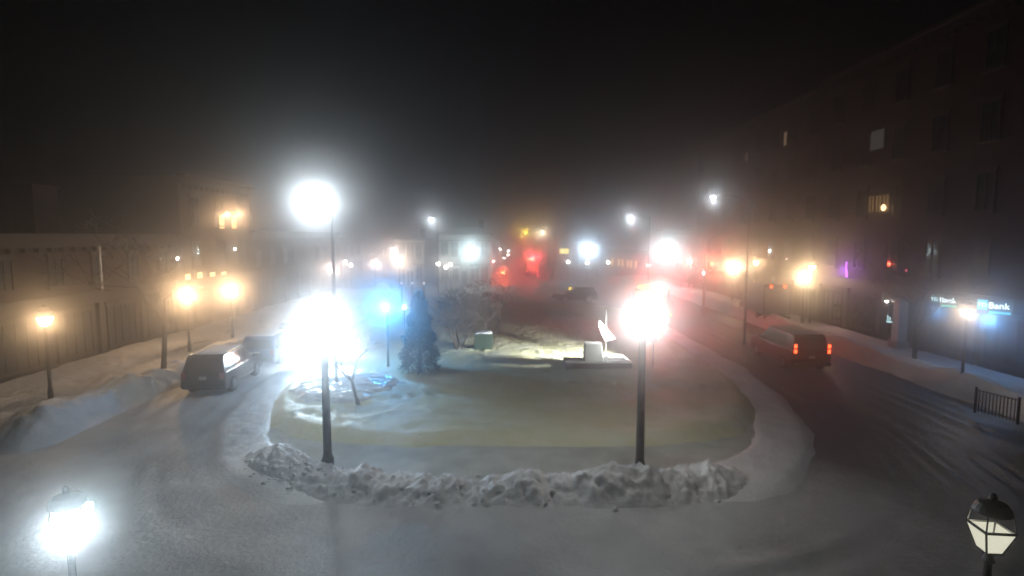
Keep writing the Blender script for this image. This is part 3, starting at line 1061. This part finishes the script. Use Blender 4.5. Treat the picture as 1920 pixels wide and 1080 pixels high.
# ------------------------------------------------------------------ vehicles
def wheel(parent, x, y, r=0.37, wd=0.25):
    t = obj('wheel', MB().lathe([(r * 0.6, -wd / 2), (r * 0.94, -wd / 2), (r, -wd * 0.32), (r, wd * 0.32), (r * 0.94, wd / 2), (r * 0.6, wd / 2)], 18, (x, y, r), (1, 0, 0)), M_tyre, parent)
    s = 1 if x > 0 else -1
    obj('rim', MB().lathe([(r * 0.6, 0), (r * 0.56, 0.02), (r * 0.2, 0.012), (r * 0.12, 0.03)], 14, (x + s * wd / 2, y, r), (s, 0, 0)), M_rim, t)
    return t


def snow_lump(x0, x1, y0, y1, z, h, seed):
    n = 14

    def fn(u, v):
        x, y = x0 + u * (x1 - x0), y0 + v * (y1 - y0)
        e = min(1, u * 6, (1 - u) * 6, v * 8, (1 - v) * 8)
        return (x, y, z + e ** 0.6 * h * (0.8 + 0.7 * fbm(x * 1.3 + seed, y * 1.3)))
    return grid(n, n + 6, fn)


def suv(label, loc, rz, paint, tail_on=False, H=1.78, L=4.8, W=1.92, snow=0.1, group='vehicles parked along the kerbs', name='parked_car', cat='car', head_on=False):
    r = thing(name, label, cat, loc, rz, group)
    hl, belt = L / 2, H * 0.6
    wf = lambda z: W / 2 - 0.05 * max(0, 0.6 - z)
    low = [(-hl, 0.42), (-hl - 0.02, 0.75), (-hl + 0.03, belt), (hl - 1.35, belt), (hl - 0.25, belt * 0.93), (hl, belt * 0.74), (hl + 0.01, 0.42), (hl - 0.1, 0.3), (-hl + 0.1, 0.3)]
    obj('body', MB().prism(low, wf), paint, r, 0.045)
    cw = lambda z: W / 2 - 0.04 - 0.34 * max(0, z - belt) * 0.62
    top = [(-hl + 0.06, belt - 0.02), (-hl + 0.28, H - 0.10), (-hl + 0.45, H), (hl - 2.15, H), (hl - 2.3 + 0.25, H - 0.04), (hl - 1.25, belt - 0.02)]
    obj('cabin', MB().prism(top, cw), paint, r, 0.04)
    g = MB()
    zb, zt = belt + 0.05, H - 0.14
    for s in (-1, 1):
        for ya, yb, yta, ytb in ((-hl + 0.32, -hl + 1.15, -hl + 0.5, -hl + 1.15), (-hl + 1.22, -hl + 2.15, -hl + 1.22, -hl + 2.12), (-hl + 2.22, hl - 1.48, -hl + 2.2, hl - 2.12)):
            pts = [(s * (cw(zb) + 0.004), ya, zb), (s * (cw(zb) + 0.004), yb, zb), (s * (cw(zt) + 0.004), ytb, zt), (s * (cw(zt) + 0.004), yta, zt)]
            obj('side_window', MB().panel(pts if s > 0 else pts[::-1], 0.008), M_glass, r)
    yr = lambda z: -hl + 0.06 + 0.22 * (z - belt) / max(0.01, H - 0.10 - belt)
    pts = [(-cw(zb) + 0.14, yr(zb) - 0.004, zb), (cw(zb) - 0.14, yr(zb) - 0.004, zb), (cw(zt) - 0.14, yr(zt) - 0.004, zt), (-cw(zt) + 0.14, yr(zt) - 0.004, zt)]
    obj('rear_window', MB().panel(pts, 0.008), M_glass, r)
    yf = lambda z: hl - 1.25 - 0.8 * (z - belt) / max(0.01, H - 0.04 - belt)
    pts = [(cw(zb) - 0.1, yf(zb) + 0.006, zb), (-cw(zb) + 0.1, yf(zb) + 0.006, zb), (-cw(zt) + 0.1, yf(zt) + 0.006, zt), (cw(zt) - 0.1, yf(zt) + 0.006, zt)]
    obj('windscreen', MB().panel(pts, 0.008), M_glass, r)
    for s in (-1, 1):
        for y in (-hl + 0.95, hl - 0.95):
            wheel(r, s * (W / 2 - 0.1), y)
        if tail_on:
            t = obj('taillight', MB().box((s * (W / 2 - 0.14), -hl - 0.005, belt * 0.92 + 0.2), (0.17, 0.08, 0.56)), M_redoff, r, 0.01)
            obj('bulb', MB().box((s * (W / 2 - 0.14), -hl - 0.055, belt * 0.92 + 0.35), (0.13, 0.02, 0.19)), E_tail, t)
            obj('bulb', MB().box((s * (W / 2 - 0.14), -hl - 0.055, belt * 0.92 + 0.07), (0.13, 0.02, 0.19)), E_tail, t)
        else:
            obj('taillight', MB().box((s * (W / 2 - 0.15), -hl - 0.005, belt * 0.86), (0.2, 0.07, 0.3)), M_redoff, r, 0.01)
        obj('headlight', MB().box((s * (W / 2 - 0.24), hl - 0.02, belt * 0.7), (0.36, 0.12, 0.16)), E_head if head_on else M_lensoff, r, 0.02)
        obj('mirror', MB().box((s * (W / 2 + 0.09), hl - 1.5, belt + 0.1), (0.2, 0.1, 0.15)), paint, r, 0.02)
    obj('bumper', MB().box((0, -hl - 0.05, 0.52), (W - 0.1, 0.14, 0.2)), M_iron, r, 0.03)
    obj('bumper', MB().box((0, hl + 0.04, 0.5), (W - 0.1, 0.14, 0.22)), M_iron, r, 0.03)
    obj('grille', MB().box((0, hl + 0.0, belt * 0.68), (W * 0.5, 0.05, 0.22)), M_iron, r, 0.01)
    obj('licence_plate', MB().box((0, -hl - 0.035, 0.86), (0.32, 0.02, 0.16)), M_plate, r)
    for s in (-1, 1):
        obj('door_handle', MB().box((s * (W / 2 + 0.012), 0.1, belt - 0.12), (0.03, 0.2, 0.035)), M_chrome, r)
        obj('sill_trim', MB().box((s * (W / 2 + 0.006), 0, 0.42), (0.03, L - 2.2, 0.09)), M_chrome, r)
    if snow:
        obj('roof_snow', snow_lump(-cw(H) + 0.06, cw(H) - 0.06, -hl + 0.5, hl - 2.1, H - 0.005, snow, loc[0]), M_snow, r, smooth=True)
        obj('bonnet_snow', snow_lump(-W / 2 + 0.25, W / 2 - 0.25, hl - 1.2, hl - 0.3, belt * 0.96, snow * 0.5, loc[1]), M_snow, r, smooth=True)
    return r


E_tail = emit('lit_taillight', (1.0, 0.07, 0.02), 7)
p = AZ(1520, 700)
suv('big dark vehicle with red tail lamps and snowy roof on the right', (p.x, p.y + 2.6, 0.04), R(-1), M_dark, True, 2.0, 5.4, 2.05, 0.18, name='parked_car')
suv('nearest parked car on the left, glinting in the glare', (-14.2, 27.2, 0.04), R(5), M_dark, False, 1.85, 4.8, 1.95, 0.1)
suv('second parked car on the left, right behind the nearest one', (-14.2, 32.6, 0.04), R(4), M_blue, False, 1.7, 4.6, 1.9, 0.12)
suv('third parked car on the left, half lost in the glare', (-14.4, 38.0, 0.04), R(3), M_dark, False, 1.62, 4.6, 1.88, 0.12)
suv('farthest parked car of the row on the left', (-14.5, 43.4, 0.04), R(2), M_silver, False, 1.75, 4.6, 1.88, 0.12)
p = AZ(1090, 580)
suv('snow covered parked car at the back of the common', (p.x, 61.5, 0.04), R(100), M_dark, False, 1.7, 4.6, 1.9, 0.18)
p = AZ(930, 548)
suv('distant dark car with one red lamp on the main street', (p.x, 93, 0.04), R(2), M_dark, False, 2.2, 5.2, 2.0, 0.05, name='distant_car')
far_car = [x for x in C.objects if x.get('label', '').startswith('distant dark car')][0]
q = AT(941, 511, 90.2)
obj('brake_light', MB().box((q.x - far_car.location.x, -2.75, q.z - 0.04), (0.5, 0.06, 0.36)), E_redhot, far_car)
lamp('tail_glow', far_car, (q.x - far_car.location.x, -3.1, q.z), (1, 0.1, 0.04), 1.5, 0.1)


def plow(label, loc, rz, head, beacon, tail, paint=M_orange):
    """municipal plough truck, front towards +y"""
    r = thing('plow_truck', label, 'truck', loc, rz, 'snow plough trucks at work')
    W = 2.3
    obj('chassis', MB().box((0, -0.3, 0.72), (1.0, 6.4, 0.3)), M_iron, r)
    cab = [(0.7, 0.85), (0.7, 2.55), (0.85, 2.65), (1.75, 2.62), (2.15, 1.75), (3.1, 1.6), (3.2, 1.45), (3.2, 0.75), (0.8, 0.75)]
    obj('cab', MB().prism(cab, lambda z: W / 2 - 0.09 * max(0, z - 1.6)), paint, r, 0.05)
    obj('windscreen', MB().panel([(0.95, 2.13, 1.82), (-0.95, 2.13, 1.82), (-0.9, 1.81, 2.5), (0.9, 1.81, 2.5)], 0.01), M_glass, r)
    for s in (-1, 1):
        pts = [(s * 1.13, 0.95, 1.75), (s * 1.13, 1.95, 1.75), (s * 1.075, 1.7, 2.45), (s * 1.075, 0.95, 2.45)]
        obj('side_window', MB().panel(pts if s > 0 else pts[::-1], 0.01), M_glass, r)
        obj('mirror', MB().box((s * 1.35, 1.95, 1.95), (0.2, 0.1, 0.45)), M_iron, r, 0.02)
    bd = MB()
    bd.box((0, -1.5, 1.05), (2.2, 4.0, 0.12))
    for s in (-1, 1):
        bd.box((s * 1.14, -1.5, 1.6), (0.08, 4.0, 1.1))
    bd.box((0, 0.45, 1.75), (2.2, 0.1, 1.4))
    bd.box((0, -3.48, 1.55), (2.2, 0.08, 1.0))
    obj('dump_body', bd, paint, r, 0.015)
    for k in range(4):
        for s in (-1, 1):
            obj('body_rib', MB().box((s * 1.21, -3.1 + k * 1.05, 1.6), (0.06, 0.12, 1.1)), paint, r)
    for s in (-1, 1):
        wheel(r, s * 0.98, 2.3, 0.5, 0.32)
        wheel(r, s * 0.92, -1.9, 0.5, 0.5)
    n = 8
    vs = []
    for i in range(n + 1):
        a = -0.5 + 1.45 * i / n
        for x in (-1.55, 1.55):
            vs.append((x, 4.55 + 0.25 * x * 0.4 - 0.42 * math.cos(a), 0.62 + 0.55 * math.sin(a)))
    m = MB().add(vs, [(2 * i, 2 * i + 1, 2 * i + 3, 2 * i + 2) for i in range(n)])
    vs2 = [(x, y - 0.05, z) for x, y, z in vs]
    m.add(vs2, [(2 * i + 2, 2 * i + 3, 2 * i + 1, 2 * i) for i in range(n)])
    obj('plow_blade', m, paint, r)
    obj('plow_frame', MB().box((0, 3.65, 0.6), (0.9, 0.9, 0.16)).box((-0.7, 3.3, 1.0), (0.08, 0.08, 0.9)).box((0.7, 3.3, 1.0), (0.08, 0.08, 0.9)).box((0, 3.3, 1.4), (1.5, 0.08, 0.08)), M_iron, r)
    for s in (-1, 1):
        obj('headlight', MB().box((s * 0.82, 3.22, 1.25), (0.34, 0.08, 0.22)), E_head if head else M_lensoff, r, 0.01)
        obj('headlight', MB().box((s * 0.72, 3.36, 1.56), (0.26, 0.12, 0.2)), E_head if head else M_lensoff, r, 0.01)
        obj('taillight', MB().box((s * 0.95, -3.56, 1.0), (0.22, 0.06, 0.16)), E_red if tail else M_redoff, r)
        if head:
            lamp('headlight_glow', r, (s * 0.8, 3.75, 1.4), COOL, 2.5, 0.4)
            lamp('headlight_beam', r, (s * 0.8, 3.6, 1.45), COOL, 0, 0.3, 50, (-0.22, 1, -0.19), 0.6, watts=1700)
    bar = obj('light_bar', MB().box((0, 0.95, 2.74), (1.5, 0.3, 0.08)), M_iron, r, 0.01)
    for k, (mm) in enumerate((E_amber, E_redhot, E_amber)):
        obj('beacon', MB().box((-0.5 + 0.5 * k, 0.95, 2.86), (0.42, 0.26, 0.16)), mm if beacon else M_redoff, bar, 0.02)
    if beacon:
        rb = obj('beacon_bar', MB().box((0, -3.4, 3.0), (1.7, 0.24, 0.08)).box((-0.8, -3.4, 2.55), (0.08, 0.08, 0.9)).box((0.8, -3.4, 2.55), (0.08, 0.08, 0.9)), M_iron, r, 0.01)
        for k, mm in enumerate((E_amber, E_redhot, E_amber, E_redhot)):
            obj('beacon', MB().box((-0.6 + 0.4 * k, -3.42, 3.13 + (0.09 if k == 1 else 0)), (0.34, 0.24, 0.17)), mm, rb, 0.02)
        lamp('beacon_glow', r, (0, -3.8, 3.3), (1.0, 0.05, 0.09), beacon, 0.2, dim_up=True)
        lamp('beacon_glow', r, (0.1, -3.8, 3.4), (1.0, 0.55, 0.05), beacon * 0.06, 0.15)
    obj('roof_snow', snow_lump(-0.8, 0.8, -3.2, 0.2, 1.9, 0.35, 3), M_snow, r, smooth=True)
    return r


p = AT(601, 657, 31.0)
plow('snow plough facing the viewer with blinding headlights on the left road', (p.x - 0.8, p.y + 3.2, 0.04), PI + R(14), True, 0, False)
p = AT(1239, 541, 44)
plow('plough truck with flashing red and amber lights on the right road', (p.x, p.y + 3.6, 0.04), R(-2), False, 12, True)
p = AT(998, 494, 100)
plow('far truck with red lights on the main street', (p.x, p.y + 3.6, 0.04), R(-1), False, 2.5, True)


def box_van(label, loc, rz):
    r = thing('delivery_van', label, 'van', loc, rz)
    obj('cargo_box', MB().box((0, -1.2, 2.05), (2.2, 4.2, 2.5)), M_blue, r, 0.04)
    cab = [(0.92, 0.5), (0.92, 2.2), (1.5, 2.2), (2.15, 1.35), (2.8, 1.15), (2.9, 0.5)]
    obj('cab', MB().prism(cab, lambda z: 0.98 - 0.06 * max(0, z - 1.2)), M_blue, r, 0.04)
    obj('windscreen', MB().panel([(0.8, 2.1, 1.43), (-0.8, 2.1, 1.43), (-0.75, 1.56, 2.12), (0.75, 1.56, 2.12)], 0.012), M_glass, r)
    obj('bumper', MB().box((0, -3.38, 0.6), (2.1, 0.14, 0.2)), M_iron, r, 0.02)
    obj('roller_door', MB().box((0, -3.315, 1.95), (1.9, 0.03, 2.1)), M_steel, r)
    for s in (-1, 1):
        wheel(r, s * 0.9, 1.9, 0.4, 0.26)
        wheel(r, s * 0.88, -2.0, 0.4, 0.4)
        t = obj('taillight', MB().box((s * 0.53, -3.34, 3.16), (0.28, 0.06, 0.34)), M_redoff, r)
        obj('bulb', MB().box((s * 0.53, -3.385, 3.12), (0.2, 0.03, 0.2)), E_tail, t)
    return r


p = AT(1464, 537, 45)
box_van('dark box van with two high red lamps by the right pavement', (p.x, p.y + 3.3, 0.04 + p.z - 3.16), R(-4))


# ------------------------------------------------------------------ things on the common
p = AZ(1118, 690, 0.35)
m = thing('stone_memorial', 'low grey stone memorial with a square block on the common', 'memorial', (p.x, p.y + 0.5, 0.3))
obj('plinth', MB().box((0.1, 0, 0.15), (3.5, 1.6, 0.42)), M_granite, m, 0.03)
obj('block', MB().box((-0.1, 0.1, 0.82), (1.0, 0.8, 0.92), 0, 0.9), M_granite, m, 0.03)
obj('step', MB().box((1.15, 0.1, 0.46), (0.9, 0.9, 0.2)), M_granite, m, 0.02)
obj('plinth_snow', snow_lump(0.55, 1.8, -0.75, 0.75, 0.363, 0.1, 2), M_snow, m, smooth=True)
q = AZ(1141, 680, 0.35)
f = thing('flag', 'bright white slanting flag on a thin pole behind the memorial', 'flag', (q.x, q.y + 1.0, 0.3))
obj('pole', MB().lathe([(0.05, 0), (0.04, 2.9)], 8).sphere((0, 0, 2.93), 0.06, 8, 6), M_iron, f)


def flag_pt(u, v):
    a0, a1 = AT(1124, 600, q.y + 1.0), AT(1153, 634, q.y + 1.0)
    b0, b1 = AT(1122, 613, q.y + 1.0), AT(1134, 639, q.y + 1.0)
    t = a0.lerp(a1, u)
    l = b0.lerp(b1, u)
    pt = t.lerp(l, v)
    return (pt.x - q.x, 0.07 * math.sin(u * 9 + v * 4) - 0.06, pt.z - 0.3)


fm = grid(20, 10, flag_pt).mesh('cloth')
bm = bmesh.new()
bm.from_mesh(fm)
bmesh.ops.solidify(bm, geom=bm.faces[:], thickness=0.012)
bm.to_mesh(fm)
bm.free()
obj('cloth', fm, M_cloth, f, smooth=True)
p = AZ(906, 656, 0.35)
m = thing('utility_cabinet', 'dark green box cabinet in front of the bare tree', 'cabinet', (p.x, p.y + 0.4, 0.25))
obj('case', MB().box((0, 0, 0.58), (1.1, 0.7, 1.0)), M_green, m, 0.02)
obj('door', MB().box((-0.26, -0.36, 0.6), (0.5, 0.02, 0.86)), M_green, m)
obj('door', MB().box((0.26, -0.36, 0.6), (0.5, 0.02, 0.86)), M_green, m)
obj('base', MB().box((0, 0, 0.04), (1.2, 0.8, 0.1)), M_granite, m)
obj('top_snow', snow_lump(-0.54, 0.54, -0.34, 0.34, 1.075, 0.12, 5), M_snow, m, smooth=True)


def bare_tree(label, loc, height, stems, seed, spread_=0.55, levels=5, twig=0.02, group=None, cat='tree'):
    rnd = random.Random(seed)
    r = thing('bare_tree', label, cat, loc, 0, group)
    limbs, twigs, trunk = MB(), MB(), MB()

    def grow(p, d, ln, rad, lv, mb_):
        segs = 3
        for _ in range(segs):
            d2 = (d + Vector((rnd.uniform(-1, 1), rnd.uniform(-1, 1), rnd.uniform(-.4, .6))) * 0.16).normalized()
            q_ = p + d2 * ln / segs
            r2 = rad * 0.87
            mb_.tube(p, q_, rad, r2, 6 if rad > 0.02 else 3)
            p, d, rad = q_, d2, r2
        if lv <= 0:
            return
        for _ in range(rnd.choice((2, 3, 3)) if lv > 1 else 4):
            a = Vector((rnd.uniform(-1, 1), rnd.uniform(-1, 1), rnd.uniform(-0.25, 0.8))).normalized()
            nd = (d * 0.55 + a * spread_ * 1.4).normalized()
            nr = rad * 0.66
            grow(p, nd, ln * rnd.uniform(0.6, 0.82), max(nr, 0.011), lv - 1, twigs if lv <= 3 else limbs)
    for k in range(stems):
        a = 2 * PI * k / max(1, stems) + rnd.uniform(-.4, .4)
        d = Vector((math.cos(a) * (0.38 if stems > 1 else 0.04), math.sin(a) * (0.38 if stems > 1 else 0.04), 1)).normalized()
        grow(Vector((math.cos(a), math.sin(a), 0)) * (0.16 if stems > 1 else 0) + Vector((0, 0, -0.1)), d, height * (0.30 if stems > 1 else 0.36), 0.035 * height ** 0.75 * (0.7 if stems > 1 else 1.0), levels, trunk)
    obj('trunk', trunk, M_bark, r)
    if limbs.v:
        obj('limb', limbs, M_bark, r)
    tw = obj('crown', twigs, M_twig, r)
    tw['kind'] = 'stuff'
    return r


p = AZ(858, 660, 0.3)
bare_tree('bare many stemmed tree in the middle of the common', (p.x, p.y + 0.6, 0.3), 4.6, 4, 3, 0.7, 6)
p = AZ(917, 640, 0.3)
bare_tree('bare small tree behind the dark green cabinet', (p.x, p.y + 1.5, 0.3), 4.4, 3, 11, 0.7, 6)
p = AZ(305, 704, 0.4)
bare_tree('bare street tree rising from the left snow bank', (p.x, p.y, 0.3), 7.5, 1, 21, 0.5, 6)
p = AZ(672, 760, 0.3)
bare_tree('thin young bare tree beside the glaring ice patch', (p.x, p.y, 0.2), 3.6, 1, 31, 0.4, 4)
p = AZ(1785, 720, 0.3)
bare_tree('bare street tree by the right snow bank near the bank signs', (21.6, 29.5, 0.3), 6.4, 1, 44, 0.45, 6)


def conifer(label, loc, h, rad, seed):
    rnd = random.Random(seed)
    r = thing('conifer', label, 'tree', loc)
    obj('trunk', MB().lathe([(0.12, -0.1), (0.09, h * 0.5), (0.02, h)], 8), M_bark, r)
    mb_ = MB()
    for k in range(13000):
        t = rnd.random() ** 0.8
        z = 0.25 + t * (h - 0.25)
        rr = rad * (1 - t) ** 0.7 * (0.55 + 0.5 * rnd.random() + 0.15 * math.sin(z * 7 + rnd.random()))
        a = rnd.uniform(0, 2 * PI)
        c_ = Vector((math.cos(a) * rr, math.sin(a) * rr, z))
        d = Vector((math.cos(a), math.sin(a), rnd.uniform(-0.6, 0.3))).normalized()
        s_ = d.cross(Vector((rnd.uniform(-1, 1), rnd.uniform(-1, 1), 1))).normalized()
        L_, w_ = rnd.uniform(0.1, 0.22), 0.035
        mb_.add([c_ - s_ * w_, c_ + s_ * w_, c_ + d * L_], [(0, 1, 2)])
    o_ = obj('crown', mb_, M_needle, r)
    o_['kind'] = 'stuff'
    return r


p = AZ(785, 705, 0.3)
conifer('dark upright conifer left of the bare trees on the common', (p.x, p.y + 0.4, 0.3), 4.3, 1.0, 5)

# iron railing on the right pavement
p0, p1 = AZ(1828, 768, 0.4), AZ(1908, 790, 0.4)
rl = thing('iron_railing', 'short black iron railing in the snow at the right edge', 'fence', (p0.x, p0.y, 0.3))
d = p1 - p0
n = 13
for k in range(n):
    q = d * (k / (n - 1))
    end = k in (0, n - 1)
    obj('post' if end else 'baluster', MB().box((q.x, q.y, 0.5), (0.07 if end else 0.025, 0.07 if end else 0.025, 1.05 if end else 0.9)), M_iron, rl)
for z in (0.15, 0.9):
    obj('rail', MB().tube((0, 0, z), (d.x, d.y, z), 0.022, n=6), M_iron, rl)

# pale downpipe on the left front
p = AT(190, 640, 33)
o = thing('downpipe', 'thin pale downpipe on the left brick front', 'pipe', (-24.45, 33.2, 0.1))
obj('pipe', MB().tube((0, 0, 0.3), (0, 0, 6.6), 0.06), M_white, o)
obj('bracket', MB().box((-0.08, 0, 1.6), (0.16, 0.2, 0.06)).box((-0.08, 0, 4.6), (0.16, 0.2, 0.06)), M_iron, o)

# ------------------------------------------------------------------ haze
hm = bpy.data.materials.new('haze_air')
hm.use_nodes = True
n = hm.node_tree
n.nodes.clear()
out = n.nodes.new('ShaderNodeOutputMaterial')
pv = n.nodes.new('ShaderNodeVolumePrincipled')
pv.inputs['Color'].default_value = (0.92, 0.93, 0.95, 1)
pv.inputs['Density'].default_value = HAZE_DENSITY
pv.inputs['Anisotropy'].default_value = HAZE_G
n.links.new(pv.outputs[0], out.inputs['Volume'])
hb = obj('haze', MB().box((0, 142, 11.2), (350, 304, 24.4)), hm)
hb['kind'] = 'stuff'
